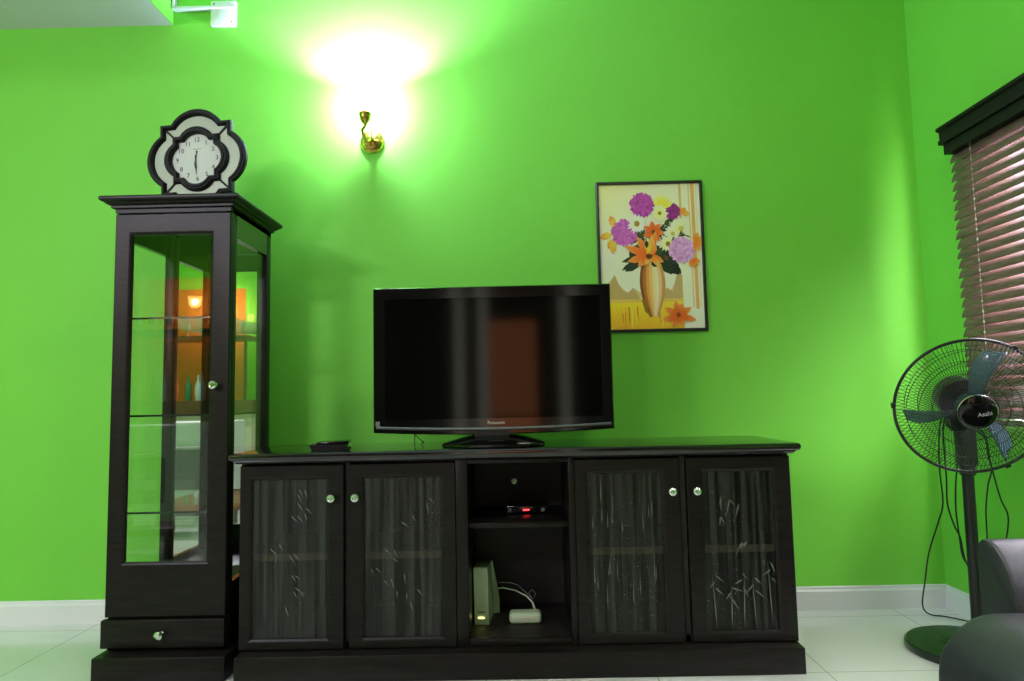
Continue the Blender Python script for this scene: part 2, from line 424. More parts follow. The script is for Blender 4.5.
# ------------------------------------------------------------------ quatrefoil mantel clock on top of the cabinet
def quatrefoil(s, c=.72, ch=.50, n=14):
    rad = (ch*ch+(1-c)**2)/(2*(1-c)); cy = 1-rad; a0 = math.asin(ch/rad)
    pts = []
    for q in range(4):
        th = -q*PI/2
        side = [(-c, c)] + [(-rad*math.sin(a0-2*a0*i/n)*1.0, cy+rad*math.cos(a0-2*a0*i/n)) for i in range(n+1)]
        for x, y in side:
            pts.append((s*(x*math.cos(th)-y*math.sin(th)), s*(x*math.sin(th)+y*math.cos(th))))
    return pts
CKX, CKY, CKZ = -1.330, 2.79, 1.811+.2165
ck = thing('mantel_clock', 'quatrefoil clock with dark moulding and mirror strips on top of display cabinet', 'clock', (CKX, CKY, 1.811))
CM = facing(CKX, CKY, CKZ, yaw=R(-4), roll=R(2.2))
S = .2165
def q3(s, z): return [(x, y, z) for x, y in quatrefoil(s)]
b = MB(); b.loft([q3(S*.84, 0), q3(S*.97, 0), q3(S, .004), q3(S, .020), q3(S*.98, .026), q3(S*.95, .026), q3(S*.94, .031), q3(S*.905, .031), q3(S*.88, .024), q3(S*.865, .010), q3(S*.84, 0)], CM)
b.build('outer_moulding', M['clockwood'], ck, sharp=22)
b = MB(); b.loft([q3(S*.50, .008), q3(S*.645, .008), q3(S*.64, .026), q3(S*.61, .031), q3(S*.58, .031), q3(S*.57, .036), q3(S*.53, .036), q3(S*.505, .026), q3(S*.50, .008)], CM)
b.build('inner_moulding', M['clockwood'], ck, sharp=22)
b = MB(); b.prism(quatrefoil(S*.87), .002, .009, CM); b.build('back_board', M['clockwood'], ck)
O, I = quatrefoil(S*.875), quatrefoil(S*.635)
for q in range(4):
    i0 = q*16; idx = [(i0+k) % 64 for k in range(0, 17)]
    out = [O[i] for i in idx]; inn = [I[i] for i in idx]
    b = MB(); b.loft([[(x, y, .010) for x, y in out], [(x, y, .0135) for x, y in [(a*.93+c*.07, d*.93+e*.07) for (a, d), (c, e) in zip(out, inn)]],
                      [(x, y, .0135) for x, y in [(a*.07+c*.93, d*.07+e*.93) for (a, d), (c, e) in zip(out, inn)]], [(x, y, .010) for x, y in inn]], CM, closed=False)
    b.build('mirror_strip', M['bevelmirror'], ck)
for q in range(4):
    th = PI/4+q*PI/2
    b = MB(); b.box(S*.56*1.018, S*.90*1.018, -.0042, .0042, .009, .017, mtx=CM @ Matrix.Rotation(th, 4, 'Z')); b.build('corner_bar', M['clockwood'], ck)
b = MB(); b.prism(quatrefoil(S*.53), .010, .013, CM); dial = b.build('dial', M['face'], ck)
for h in range(1, 13):
    a = PI/2-h*PI/6; rx, ry = S*.40, S*.39
    rr = 1.0 if h % 3 == 0 else .93
    b = MB(); b.mesh(text_mesh(str(h), .027), CM @ Matrix.Translation((rx*rr*math.cos(a), ry*rr*math.sin(a), .0134)))
    b.build('numeral', M['ink'], dial)
b = MB(); b.box(-.018, .018, S*.20, S*.207, .013, .0134, mtx=CM); b.build('maker_line', M['ink'], dial)
def hand(ang, l, tail, wd, z):
    b = MB(); b.prism([(-wd*.5, 0), (-wd*.35, -tail*.7), (-wd*.9, -tail), (wd*.9, -tail), (wd*.35, -tail*.7), (wd*.5, 0), (wd, l*.45), (wd*.4, l*.7), (0, l), (-wd*.4, l*.7), (-wd, l*.45)], z, z+.0012,
                      CM @ Matrix.Translation((-.006, -.004, 0)) @ Matrix.Rotation(ang, 4, 'Z'))
    return b
hand(R(-178), .066, .020, .0032, .0165).build('minute_hand', M['ink'], ck)
hand(R(-188), .034, .040, .0042, .0150).build('hour_hand', M['ink'], ck)

# ------------------------------------------------------------------ low TV cabinet
TX0, TX1 = -1.050, 1.0025
CY = 2.566          # plane of the door fronts
tc = thing('tv_cabinet', 'long low dark wood cabinet with four etched glass doors and open middle', 'cabinet', (0, 2.8, 0))
b = MB(); b.box(-1.041, 1.001, 2.509, 3.03, 0, .0935, .006); b.build('plinth', M['woodh'], tc)
# top board with rounded nose and a cove under it
topprof = [(0, .772), (.010, .773), (.018, .780), (.020, .786), (.028, .786), (.032, .791), (.0335, .799), (.032, .806), (.028, .811), (.024, .812)]
loops = []
for d, z in topprof:
    loops.append([(TX0-d*.94, 3.03, z), (TX0-d*.94, CY+.006-d, z), (TX1+d, CY+.006-d, z), (TX1+d, 3.03, z)])
b = MB(); b.loft(loops, caps=True); b.build('top_board', M['woodtop'], tc, sharp=25)
b = MB(); b.box(TX0, TX0+.02, CY+.022, 3.02, .0935, .772); b.build('end_panel', M['wood'], tc)
b = MB(); b.box(TX1-.02, TX1, CY+.022, 3.02, .0935, .772); b.build('end_panel', M['wood'], tc)
for x0, x1 in ((-.241, -.198), (.178, .200)):
    b = MB(); b.box(x0, x1, CY, 3.01, .0935, .772, .002); b.build('divider', M['wood'], tc)
b = MB(); b.box(-.656, -.640, CY+.022, 3.01, .0935, .772); b.build('divider', M['woodin'], tc)
b = MB(); b.box(.597, .615, CY+.022, 3.01, .0935, .772); b.build('divider', M['woodin'], tc)
b = MB(); b.box(TX0+.02, TX1-.02, CY+.022, 3.01, .0935, .118); b.build('bottom_board', M['woodin'], tc)
b = MB(); b.box(-.198, .178, CY+.006, CY+.024, .0935, .122, .002); b.build('face_rail', M['woodh'], tc)
b = MB(); b.box(-.198, .178, CY+.004, CY+.024, .757, .772, .002); b.build('face_rail', M['woodh'], tc)
b = MB(); b.box(TX0, TX1, 3.010, 3.025, .0935, .772); b.build('back_board', M['woodin'], tc)
b = MB(); b.box(-.198, .178, CY+.035, 3.01, .514, .532, .002); b.build('open_shelf', M['woodh'], tc)
for x0, x1 in ((TX0+.02, -.656), (-.640, -.241), (.200, .597), (.615, TX1-.02)):
    b = MB(); b.box(x0, x1, CY+.052, 3.01, .405, .432); b.box(x0, x1, CY+.050, CY+.0521, .405, .432, mi=1); b.build('inner_shelf', [M['woodin'], M['shelfwood']], tc)
def bamboo(b, x0, x1, z0, z1, y, seed, kind):
    rnd = random.Random(seed)
    def leaf(x, z, a, l, wd):
        c, s = math.cos(a), math.sin(a)
        pts = []
        for u, v in ((0, 0), (.3, .5), (1, 0), (.3, -.5)):
            px, pz = x+u*l*c-v*wd*s, z+u*l*s+v*wd*c
            pts.append((min(max(px, x0), x1), pz))
        b.prism(pts, 0, .0012, Matrix(((1, 0, 0, 0), (0, 0, 1, y), (0, 1, 0, 0), (0, 0, 0, 1))), mi=1)
    def stem(x, za, zb, wd, lean):
        leaf(x, za, PI/2+lean, zb-za, wd)
    if kind == 'spray':
        for _ in range(7):
            x, z = rnd.uniform(x0+.03, x1-.05), rnd.uniform(z0+.12, z1-.05)
            a = rnd.uniform(-1.3, -.7)
            for k in range(rnd.randint(2, 3)):
                leaf(x+rnd.uniform(-.03, .03), z+rnd.uniform(-.03, .03), a+rnd.uniform(-.45, .3), rnd.uniform(.025, .05), .0045)
    elif kind == 'rain':
        for _ in range(20):
            x = rnd.uniform(x0+.01, x1-.01); za = rnd.choice([rnd.uniform(z0+.05, z0+.2), rnd.uniform(z1-.24, z1-.1)])
            stem(x, za, za+rnd.uniform(.03, .12), .0028, 0)
    else:
        for k in range(5):
            x = x0+.03+k*(x1-x0-.06)/4+rnd.uniform(-.012, .012); h = rnd.uniform(.14, .24)
            stem(x, z0+.01, z0+h, .004, rnd.uniform(-.06, .06))
            for j in range(3):
                leaf(x, z0+h*(.75+.12*j), rnd.uniform(-2.7, -2.0) if j % 2 else rnd.uniform(-1.1, -.3), rnd.uniform(.03, .055), .0055)
        for _ in range(6):
            x, z = rnd.uniform(x0+.03, x1-.06), rnd.uniform(z1-.28, z1-.07)
            for j in range(2): leaf(x, z, rnd.uniform(-2.6, -.5), rnd.uniform(.03, .055), .005)
for x0, x1, gx, g1, kx, kind, sd in ((-1.047, -.660, -1.002, -.722, -.701, 'spray', 3), (-.642, -.243, -.585, -.296, -.612, 'spray', 5),
                                     (.201, .592, .249, .524, .559, 'rain', 8), (.618, 1.0015, .676, .936, .649, 'grove', 11)):
    b = MB(); door_frame(b, x0, x1, .0965, .764, gx, g1, .134, .712, CY, CY+.021)
    d = b.build('door', M['wood'], tc, sharp=20)
    b = MB(); b.box(gx-.004, g1+.004, CY+.011, CY+.015, .130, .716); bamboo(b, gx+.004, g1-.004, .14, .708, CY+.0095, sd, kind)
    b.build('etched_glass', [M['etched'], M['etchmark']], d)
    knob(d, kx, CY, .643, 1.12)

# ------------------------------------------------------------------ television
TVX, TVY = -.100, 2.70
tv = thing('television', 'flat screen television with glossy black bezel standing on the low cabinet', 'television', (TVX, TVY+.03, .812))
hw, tz0, tz1 = .476, .8715, 1.4485
def tv_outline(e=0, bow=.014, n=18):
    p = [(hw-e, tz1-e), (-hw+e, tz1-e)]
    for i in range(n+1):
        u = i/n; x = (-hw+e)+(2*hw-2*e)*u
        p.append((x, tz0+e-bow*(1-(2*u-1)**2)))
    return p
XZ = Matrix(((1, 0, 0, TVX), (0, 0, 1, 0), (0, 1, 0, 0), (0, 0, 0, 1)))
sx0, sx1, sz0, sz1 = -.430, .432, .921, 1.402
# bezel: front ring with a sloped inner lip
o = tv_outline(); n_ = len(o)
o2 = tv_outline(.004)
inner = []
for (x, z) in o:
    inner.append((min(max(x*.915, sx0), sx1), min(max(z, sz0), sz1)))
for i, (x, z) in enumerate(o):
    if i == 0: inner[i] = (sx1, sz1)
    if i == 1: inner[i] = (sx0, sz1)
    if i >= 2: inner[i] = (sx0+(sx1-sx0)*(i-2)/(n_-3), sz0)
P = lambda q, y: [(x, y, z) for x, z in [(TVX+a, c) for a, c in q]]
b = MB(); b.loft([P(o, TVY+.055), P(o, TVY+.006), P(o2, TVY), P(inner, TVY+.001), P([(a*.998, c) for a, c in inner], TVY+.008)])
b.build('bezel', M['tvblack'], tv, sharp=20)
b = MB(); b.box(TVX+sx0-.003, TVX+sx1+.003, TVY+.006, TVY+.012, sz0-.003, sz1+.003); b.build('screen', M['tvscreen'], tv)
b = MB(); bo = [(x*.93, (z-1.16)*.93+1.16) for x, z in o]; b.loft([P(o, TVY+.054), P(bo, TVY+.075), P([(x*.8, (z-1.16)*.8+1.16) for x, z in o], TVY+.10)], caps=True); b.build('back_shell', M['matblack'], tv)
strip = []
b = MB()
lo = [[], [], [], []]
for i in range(19):
    u = i/18; x = -hw+.012+(2*hw-.024)*u; zb = tz0+.019-.012*(1-(2*u-1)**2)
    for k, (dy, dz_) in enumerate(((-.0012, -.0060), (-.005, -.002), (-.005, .003), (-.0012, .0065))): lo[k].append((TVX+x, TVY+dy, zb+dz_))
b.loft(lo, closed=False); b.build('lower_strip', M['silver'], tv)
b = MB(); b.mesh(text_mesh('Panasonic', .0175), facing(TVX+.01, TVY-.0012, .9035)); b.build('brand_lettering', M['silvertext'], tv)
b = MB(); b.box(TVX-.467, TVX-.450, TVY-.0012, TVY+.0005, .897, .916); b.build('label_sticker', M['greyplastic'], tv)
b = MB(); b.loft([[(TVX-.008+sx*(.064+.008*t), TVY+.030+sy*.03, .885-.062*t) for sx, sy in ((-1, -1), (1, -1), (1, 1), (-1, 1))] for t in (0, .5, 1)], caps=True)
b.build('neck', M['matblack'], tv, sharp=20)
def oct_(rx, ry, z, c=.45):
    return [(TVX-.002+sx*rx*a, TVY+.035+sy*ry*d, z) for sx, sy, a, d in ((-1, -1, c, 1), (1, -1, c, 1), (1, -1, 1, c), (1, 1, 1, c), (1, 1, c, 1), (-1, 1, c, 1), (-1, 1, 1, c), (-1, -1, 1, c))]
b = MB(); b.loft([oct_(.195, .147, .812), oct_(.200, .152, .816), oct_(.200, .152, .824), oct_(.188, .14, .831), oct_(.12, .072, .848), oct_(.085, .05, .855)], caps=True)
b.build('foot', M['tvblack'], tv, sharp=20)
b = MB()
b.tube([(-0.4175, TVY+.06, .89), (-0.4185, TVY+.045, .87), (-0.4195, TVY+.04, .84), (-0.4195, TVY+.04, .8145)], .0022, 6)
b.tube([(-0.4185, TVY+.045, .868), (-0.4100, TVY+.05, .850), (-0.3930, TVY+.06, .834), (-0.3880, TVY+.08, .828), (-0.4040, TVY+.12, .8146)], .0018, 6)
b.build('cable', M['rubber'], tv)

# ------------------------------------------------------------------ small things on and in the low cabinet
bx = thing('media_box', 'flat black media box lying on the left end of the low cabinet', 'media box', (-.748, 2.70, .812))
RZ = Matrix.Translation((-.748, 2.70, 0)) @ Matrix.Rotation(R(8), 4, 'Z')
b = MB(); b.loft([[(sx*(.062+.010*t)*(1 if sx < 0 else .96), sy*(.050+.006*t), .812+.021*t) for sx, sy in ((-1, -1), (1, -1), (1, 1), (-1, 1))] for t in (0, .15, .9, 1)], RZ, caps=True)
b.build('body', M['matblack'], bx)
b = MB(); b.box(-.045, .079, -.052, .05, .833, .843, .004, mtx=RZ @ Matrix.Translation((0, 0, .838)) @ Matrix.Rotation(R(-1.5), 4, 'Y') @ Matrix.Translation((0, 0, -.836)))
b.build('lid', M['tvblack'], bx)
b = MB(); b.box(.045, .078, -.045, .045, .8125, .819, .002, mtx=RZ); b.build('foot_plate', M['matblack'], bx)

st = thing('set_top_box', 'black set-top box with red light on upper shelf inside the low cabinet', 'set-top box', (.025, 2.84, .532))
b = MB(); b.box(-.058, .108, 2.79, 2.90, .534, .564, .004); b.build('casing', M['tvblack'], st)
b = MB(); b.box(.008, .034, 2.788, 2.7905, .545, .551); b.build('indicator_light', M['red'], st)
b = MB()
b = None
for x in (-.045, .088):
    b = MB(); b.lathe([(0, 0), (.008, 0), (.008, .002), (0, .003)], 12, facing(x, 2.79, .548)); b.build('button', M['greyplastic'], st)
b = MB(); b.tube([(-.026, 2.86, .565), (-.032, 2.85, .60), (-.030, 2.835, .64), (-.022, 2.825, .655)], .003, 6); b.tube([(-.02, 2.825, .652), (.005, 2.83, .632), (.04, 2.84, .612), (.06, 2.86, .590), (.07, 2.89, .565)], .0028, 6); cb = b.build('antenna_cable', M['rubber'], st)
b = MB(); b.lathe([(0, -.004), (.009, -.004), (.0125, 0), (.009, .005), (0, .006)], 14, facing(-.025, 2.822, .659)); b.build('plug_end', M['whiteplastic'], cb)

NZ = .118
md = thing('modem', 'upright white modem with yellow light in lower open shelf of low cabinet', 'modem', (-.135, 2.76, NZ))
b = MB()
MM = Matrix.Translation((-.150, 2.74, NZ)) @ Matrix.Rotation(R(-5), 4, 'Z')
b.loft([[(-.040, 0, 0), (.016, 0, 0), (.016, .15, .0), (-.040, .15, .0)], [(-.0395, -.003, .006), (.0155, -.003, .006), (.016, .155, .05), (-.04, .155, .05)],
        [(-.0425, -.002, .216), (.0135, -.002, .216), (.013, .125, .216), (-.042, .125, .216)], [(-.041, .001, .219), (.012, .001, .219), (.012, .12, .219), (-.04, .12, .219)]], MM, caps=True)
b.build('casing', M['whiteplastic'], md)
b = MB(); b.loft([[(.016, .145, .0), (.040, .155, 0), (.040, .165, 0), (.016, .165, 0)], [(.016, .145, .055), (.040, .152, .055), (.040, .165, .055), (.016, .165, .055)], [(.013, .118, .216), (.017, .12, .216), (.017, .135, .216), (.013, .135, .216)]], MM, caps=True)
b.build('side_fin', M['whiteplastic'], md)
b = MB(); b.box(-.026, -.002, -.0052, -.002, .024, .030, mtx=MM); b.build('indicator_light', M['led'], md)
b = MB(); b.box(-.028, .000, -.0046, -.002, .046, .051, mtx=MM); b.build('badge', M['greyplastic'], md)
b = MB(); b.tube([(-.115, 2.86, .222), (-.08, 2.85, .228), (-.03, 2.83, .222), (.015, 2.815, .203), (.040, 2.80, .180), (.050, 2.79, .150)], .003, 8); b.build('white_cable', M['whiteplastic'], md)

ad = thing('power_adapter', 'white rounded power adapter lying beside the modem in the open shelf', 'adapter', (.008, 2.76, NZ))
b = MB(); b.box(-.055, .071, 2.735, 2.80, NZ, NZ+.042, .014, 4); b.build('casing', M['whiteplastic'], ad)
b = MB(); b.box(-.030, .050, 2.7338, 2.7358, NZ+.017, NZ+.027, .0008); b.build('face_label', M['cream'], ad)
b = MB(); b.tube([(.040, 2.80, NZ+.03), (.036, 2.82, NZ+.075), (.024, 2.82, NZ+.098), (.040, 2.82, NZ+.108), (.052, 2.82, NZ+.09), (.038, 2.825, NZ+.07), (.018, 2.83, NZ+.09), (-.02, 2.84, NZ+.122), (-.05, 2.85, NZ+.13), (-.10, 2.86, NZ+.128)], .0018, 6); b.build('thin_cable', M['greyplastic'], ad)

# ------------------------------------------------------------------ wall sconce
SCX, SCZ = -.690, 2.262
sc = thing('wall_sconce', 'lit brass wall sconce with opal glass shade on the green wall', 'wall lamp', (SCX, YW, SCZ))
b = MB(); b.lathe([(0, .001), (.056, .001), (.058, .006), (.054, .013), (.044, .017), (.040, .022), (.026, .028), (.012, .032), (.010, .040), (0, .042)], 36, facing(SCX, YW, SCZ)); b.build('wall_plate', M['brass'], sc, sharp=25)
CX, CYY = -.702, YW-.105
b = MB(); b.tube([(SCX, YW-.03, SCZ+.005), (SCX-.006, YW-.055, SCZ-.016), (SCX-.013, YW-.08, SCZ-.022), (SCX-.020, YW-.098, SCZ-.004), (SCX-.026, YW-.106, SCZ+.02), (CX, CYY, SCZ+.040), (CX, CYY, SCZ+.050)],
                 [.009, .0085, .008, .008, .0075, .007, .007], 10)
b.tube([(SCX+.004, YW-.04, SCZ-.004), (SCX+.004, YW-.045, SCZ+.03), (SCX+.003, YW-.046, SCZ+.036)], [.005, .004, .006], 8)
b.build('arm', M['brass'], sc)
b = MB(); b.lathe([(0, .078), (.008, .078), (.010, .083), (.016, .089), (.023, .100), (.027, .116), (.029, .130), (.031, .134), (.029, .138), (.024, .137), (.020, .128), (0, .126)], 24, Matrix.Translation((CX, CYY, SCZ-.033))); b.build('cup', M['brass'], sc, sharp=25)
SZ0 = SCZ+.101
b = MB(); b.lathe([(.024, 0), (.036, .012), (.048, .035), (.053, .065), (.055, .09), (.060, .11), (.068, .122)], 32, Matrix.Translation((CX, CYY, SZ0)))
b.build('lamp_shade', M['opal'], sc)
b = MB(); b.lathe([(0, .0), (.012, .0), (.013, .02), (.020, .036), (.024, .052), (.020, .068), (.010, .076), (0, .078)], 20, Matrix.Translation((CX, CYY, SZ0+.002))); bulb = b.build('bulb', M['bulb'], sc)
def light(name, kind, loc, energy, col, rot=None, **kw):
    l = bpy.data.lights.new(name, kind); l.energy = energy; l.color = col
    for k, v in kw.items(): setattr(l, k, v)
    o = bpy.data.objects.new(name, l); C.objects.link(o); o.location = loc
    if rot: o.rotation_euler = rot
    return o
light('sconce_light', 'POINT', (CX, CYY, SZ0+.078), 190, (.84, 1.0, 1.65), shadow_soft_size=.018)

# ------------------------------------------------------------------ flower picture
PX0, PX1, PZ0, PZ1 = .3945, .9065, 1.299, 2.028
pc = thing('flower_picture', 'black framed picture of a bouquet in a vase hanging on the green wall', 'picture', ((PX0+PX1)/2, YW, PZ0))
fw = .013
b = MB(); o4 = lambda e, y: [(PX0+e, y, PZ0+e), (PX1-e, y, PZ0+e), (PX1-e, y, PZ1-e), (PX0+e, y, PZ1-e)]
b.loft([o4(0, YW-.001), o4(0, YW-.021), o4(.003, YW-.024), o4(fw-.002, YW-.024), o4(fw, YW-.018), o4(fw, YW-.001)]); b.build('frame', M['matblack'], pc, sharp=20)

class Paint:
    """flat print: coloured polygons on one sheet; (u, v) runs 0..1 from the upper left of the sheet"""
    def __init__(s): s.v = []; s.f = []; s.c = []; s.k = 0
    def poly(s, pts, col):
        cols = col if isinstance(col, list) else [col]*len(pts)
        y = YW-.0105-.00001*s.k; s.k += 1
        i0 = len(s.v)
        for u, v in pts:
            u = min(max(u, 0), 1); v = min(max(v, 0), 1)
            s.v.append((PX0+fw+u*(PX1-PX0-2*fw), y, PZ1-fw-v*(PZ1-PZ0-2*fw)))
        s.f.append(list(range(i0, i0+len(pts)))); s.c.append(cols)
    def blob(s, u, v, ru, rv, col, n=14, jag=.0, seed=0):
        r = random.Random(seed)
        s.poly([(u+ru*(1+jag*(r.random()-.5))*math.cos(2*PI*i/n), v+rv*(1+jag*(r.random()-.5))*math.sin(2*PI*i/n)) for i in range(n)], col)
    def petal(s, u, v, a, l, w, col, col2=None):
        A = .715
        pts = [(0, 0), (.35, .5), (.7, .42), (1, 0), (.7, -.42), (.35, -.5)]
        q = [(u+(x*l*math.cos(a)-y*w*math.sin(a)), v+(x*l*math.sin(a)+y*w*math.cos(a))*A) for x, y in pts]
        c2 = col2 or col
        s.poly(q, [col, col, c2, c2, c2, col])
    def flower(s, u, v, r, n, col, col2, w=.5, heart=None, hr=.2, a0=0, seed=0, part=(0, 2*PI)):
        rd = random.Random(seed)
        for i in range(n): s.petal(u, v, a0+part[0]+(part[1]-part[0])*i/n+rd.uniform(-.1, .1), r*rd.uniform(.88, 1.08), r*w, col, col2)
        if heart: s.blob(u, v, r*hr, r*hr*.715, heart)
    def pom(s, u, v, r, cols, seed=0):
        rd = random.Random(seed)
        s.blob(u, v, r, r*.715, cols[0], 22, .16, seed)
        for ring, n in ((1.08, 19), (.80, 15), (.55, 11), (.30, 7), (.08, 3)):
            for i in range(n):
                a = 2*PI*i/n+rd.uniform(-.2, .2); c = rd.choice(cols)
                s.petal(u+r*ring*.72*math.cos(a), v+r*ring*.72*.715*math.sin(a), a+rd.uniform(-.6, .6), r*.36, r*.24, c, rd.choice(cols))
    def build(s, parent):
        me = bpy.data.meshes.new('print'); off = parent.location
        me.from_pydata([Vector(p)-off for p in s.v], [], s.f)
        at = me.color_attributes.new('Col', 'FLOAT_COLOR', 'CORNER')
        li = 0
        for cols in s.c:
            for c in cols: at.data[li].color = (*[min(.92, 1.3*q) for q in c], 1); li += 1
        me.materials.append(M['print'])
        o = bpy.data.objects.new('print', me); C.objects.link(o); o.parent = parent; return o
def lin(h):
    f = lambda c: c/12.92 if c <= .04045 else ((c+.055)/1.055)**2.4
    return tuple(f(int(h[i:i+2], 16)/255) for i in (0, 2, 4))
p = Paint()
p.poly([(0, 0), (1, 0), (1, 1), (0, 1)], [lin('e6e8b4'), lin('e8e2b0'), lin('dfe3c0'), lin('d2e0b8')])
p.poly([(0, 0), (.5, 0), (.35, .35), (0, .6)], [lin('e6dc8c'), lin('e6e0a8'), lin('dfe8be'), lin('d8e6c4')])
# distant trees and ground
p.poly([(.0, .72), (.1, .66), (.14, .645), (.18, .70), (.25, .75), (.33, .72), (.40, .76), (.55, .76), (.62, .72), (.68, .74), (.75, .66), (.81, .63), (.81, .84), (0, .84)], lin('c9b478'))
p.poly([(.08, .74), (.10, .66), (.135, .625), (.17, .69), (.21, .735), (.27, .75), (.31, .715), (.35, .76), (.38, .80), (.08, .80)], lin('b39a5c'))
p.poly([(.60, .80), (.64, .72), (.70, .745), (.74, .64), (.79, .60), (.80, .80)], lin('b59d63'))
p.poly([(0, .795), (.82, .795), (.82, .84), (0, .84)], [lin('cfae55'), lin('cfae55'), lin('d6b032'), lin('d6b032')])
p.poly([(0, .82), (.82, .815), (.82, 1), (0, 1)], [lin('e6c21e'), lin('e8c838'), lin('d9a92a'), lin('cf9620')])
rd = random.Random(4)
for i in range(26):
    u = rd.uniform(.0, .80); v = rd.uniform(.83, .93); l = rd.uniform(.05, .15)
    p.poly([(u, v), (u+.008, v), (u+.010, min(1, v+l)), (u+.002, min(1, v+l))], rd.choice([lin('c07a1c'), lin('d8a024'), lin('e8cc40'), lin('c8881e')]))
# curtain stripes and white window post at the right
p.poly([(.80, 0), (1, 0), (1, 1), (.80, 1)], [lin('e6e0b4'), lin('e6e2b8'), lin('d5dfc0'), lin('d2ddb8')])
for u0, u1, v1, c in ((.795, .815, .55, 'd0a860'), (.825, .84, .86, 'e8dfae'), (.885, .90, .86, 'd9b878'), (.912, .945, .87, 'cfa55e'), (.955, .97, .86, 'e4cf98')):
    p.poly([(u0, 0), (u1, 0), (u1+.012, v1), (u0+.012, v1)], lin(c))
# leaves
dk = [lin('20321f'), lin('2c3a2a'), lin('18241c'), lin('3c4a26')]
for u, v, a, l, w in ((.40, .52, 2.5, .20, .09), (.42, .50, 2.9, .22, .06), (.62, .50, .9, .24, .14), (.60, .44, 1.2, .22, .14), (.52, .40, -.9, .17, .08), (.60, .33, -.3, .2, .07), (.36, .44, 1.8, .14, .13),
                      (.44, .30, 2.2, .14, .12), (.55, .42, 1.7, .16, .16), (.66, .40, .5, .16, .10), (.63, .30, -.7, .15, .06), (.70, .34, .2, .16, .05), (.33, .43, .3, .2, .12), (.58, .50, 1.0, .22, .11), (.70, .56, .8, .13, .07), (.36, .53, 2.6, .18, .05)):
    p.petal(u, v, a, l, w, rd.choice(dk), rd.choice(dk))
# vase: rounded body in vertical strips of warm ochre
def vw(t): return .062+.058*math.sin(PI*min(1, max(0, (t+.13)/1.08)))**.9-.022*t
cv = ['7a4a1c', 'a8672a', 'cf9442', 'dfb064', 'e6c88c', 'e2cf9c', 'd8b27a', 'b98a4e']
for k in range(8):
    for j in range(12):
        t0, t1 = j/12, (j+1)/12
        f = lambda t, kk: (.500+.010*t+(kk/4-1)*vw(t)*1.12, .555+t*.365)
        d0, d1 = 1-.35*max(0, t0-.55), 1-.35*max(0, t1-.55)
        c = lin(cv[k]); p.poly([f(t0, k), f(t0, k+1), f(t1, k+1), f(t1, k)], [tuple(x*d0 for x in c)]*2+[tuple(x*d1 for x in c)]*2)
p.poly([(.39, .80), (.435, .80), (.455, .905), (.42, .88)], lin('8a6420'))
# thin stems, buds and filler leaves between the blooms
for i in range(34):
    u, v = rd.uniform(.28, .76), rd.uniform(.25, .55)
    p.petal(u, v, rd.uniform(-3.1, 3.1), rd.uniform(.05, .11), rd.uniform(.015, .05), rd.choice([dk[0], dk[1], dk[2], lin('4c5a2c'), lin('7a3a14')]), rd.choice(dk))
for i in range(14):
    u, v = rd.uniform(.60, .84), rd.uniform(.26, .40)
    p.petal(u, v, rd.uniform(-1.6, .6), rd.uniform(.04, .09), .015, dk[2], lin('e4e8ac'))
# flowers
og, og2, yl = lin('e8812a'), lin('d65a18'), lin('e8b838')
for u, v, a in ((.12, .27, -1.9), (.09, .31, 2.8), (.12, .34, 2.2), (.10, .36, 1.6)): p.petal(u+.03, v+.03, a, .13, .07, yl, rd.choice([lin('d8922a'), og]))
mg, mg2, mg3, mg4 = lin('a83a98'), lin('c04cae'), lin('8c2a7c'), lin('b646a0')
p.pom(.245, .335, .125, [lin('bd5aae'), lin('cc6cc0'), lin('a84498'), lin('c462b6')], 1)
p.pom(.425, .145, .115, [mg, mg2, mg3, mg4], 2)
p.pom(.725, .195, .075, [lin('8c2478'), lin('a63090'), lin('701c60'), lin('9a2a86')], 3)
p.petal(.81, .205, .15, .09, .06, lin('ea9a3a'), lin('e8b050')); p.petal(.80, .20, -.5, .07, .05, lin('ea8a2a'))
for i in range(6): p.petal(.62, .16, -2.4+i*.42, .12, .06, lin('e8cf3a'), lin('efdf70'))
p.flower(.60, .205, .088, 15, lin('eee27a'), lin('f3efc0'), .38, lin('8a7418'), .2, seed=6)
p.flower(.37, .275, .102, 19, lin('eef0b4'), lin('f4f6dc'), .30, lin('9a7c1c'), .27, seed=7)
for i in range(7): p.petal(.53, .335, -2.6+i*.9, .11, .06, og2, lin('ec7a3a'))
p.blob(.53, .335, .02, .016, lin('7a3a10'))
p.flower(.80, .315, .12, 13, lin('dfe29a'), lin('eef0c8'), .25, lin('c8bc48'), .2, seed=8, part=(2.2, 5.6))
p.flower(.72, .35, .10, 11, lin('e6e8a6'), lin('f0f2cc'), .28, lin('bdb040'), .2, seed=9, part=(2.0, 5.2))
p.flower(.67, .42, .085, 13, lin('e8e488'), lin('f2efbc'), .34, lin('8a6a1a'), .28, seed=10)
for i in range(5): p.petal(.93, .41, -1.2+i*.75, .10, .06, lin('e07828'), lin('e8a040'))
p.pom(.80, .465, .12, [lin('cf96c8'), lin('dcaad6'), lin('bd7cb8'), lin('d29fce')], 5)
for i in range(4): p.petal(.90, .53, .3+i*.5, .08, .05, lin('dc6a20'), lin('e89a38'))
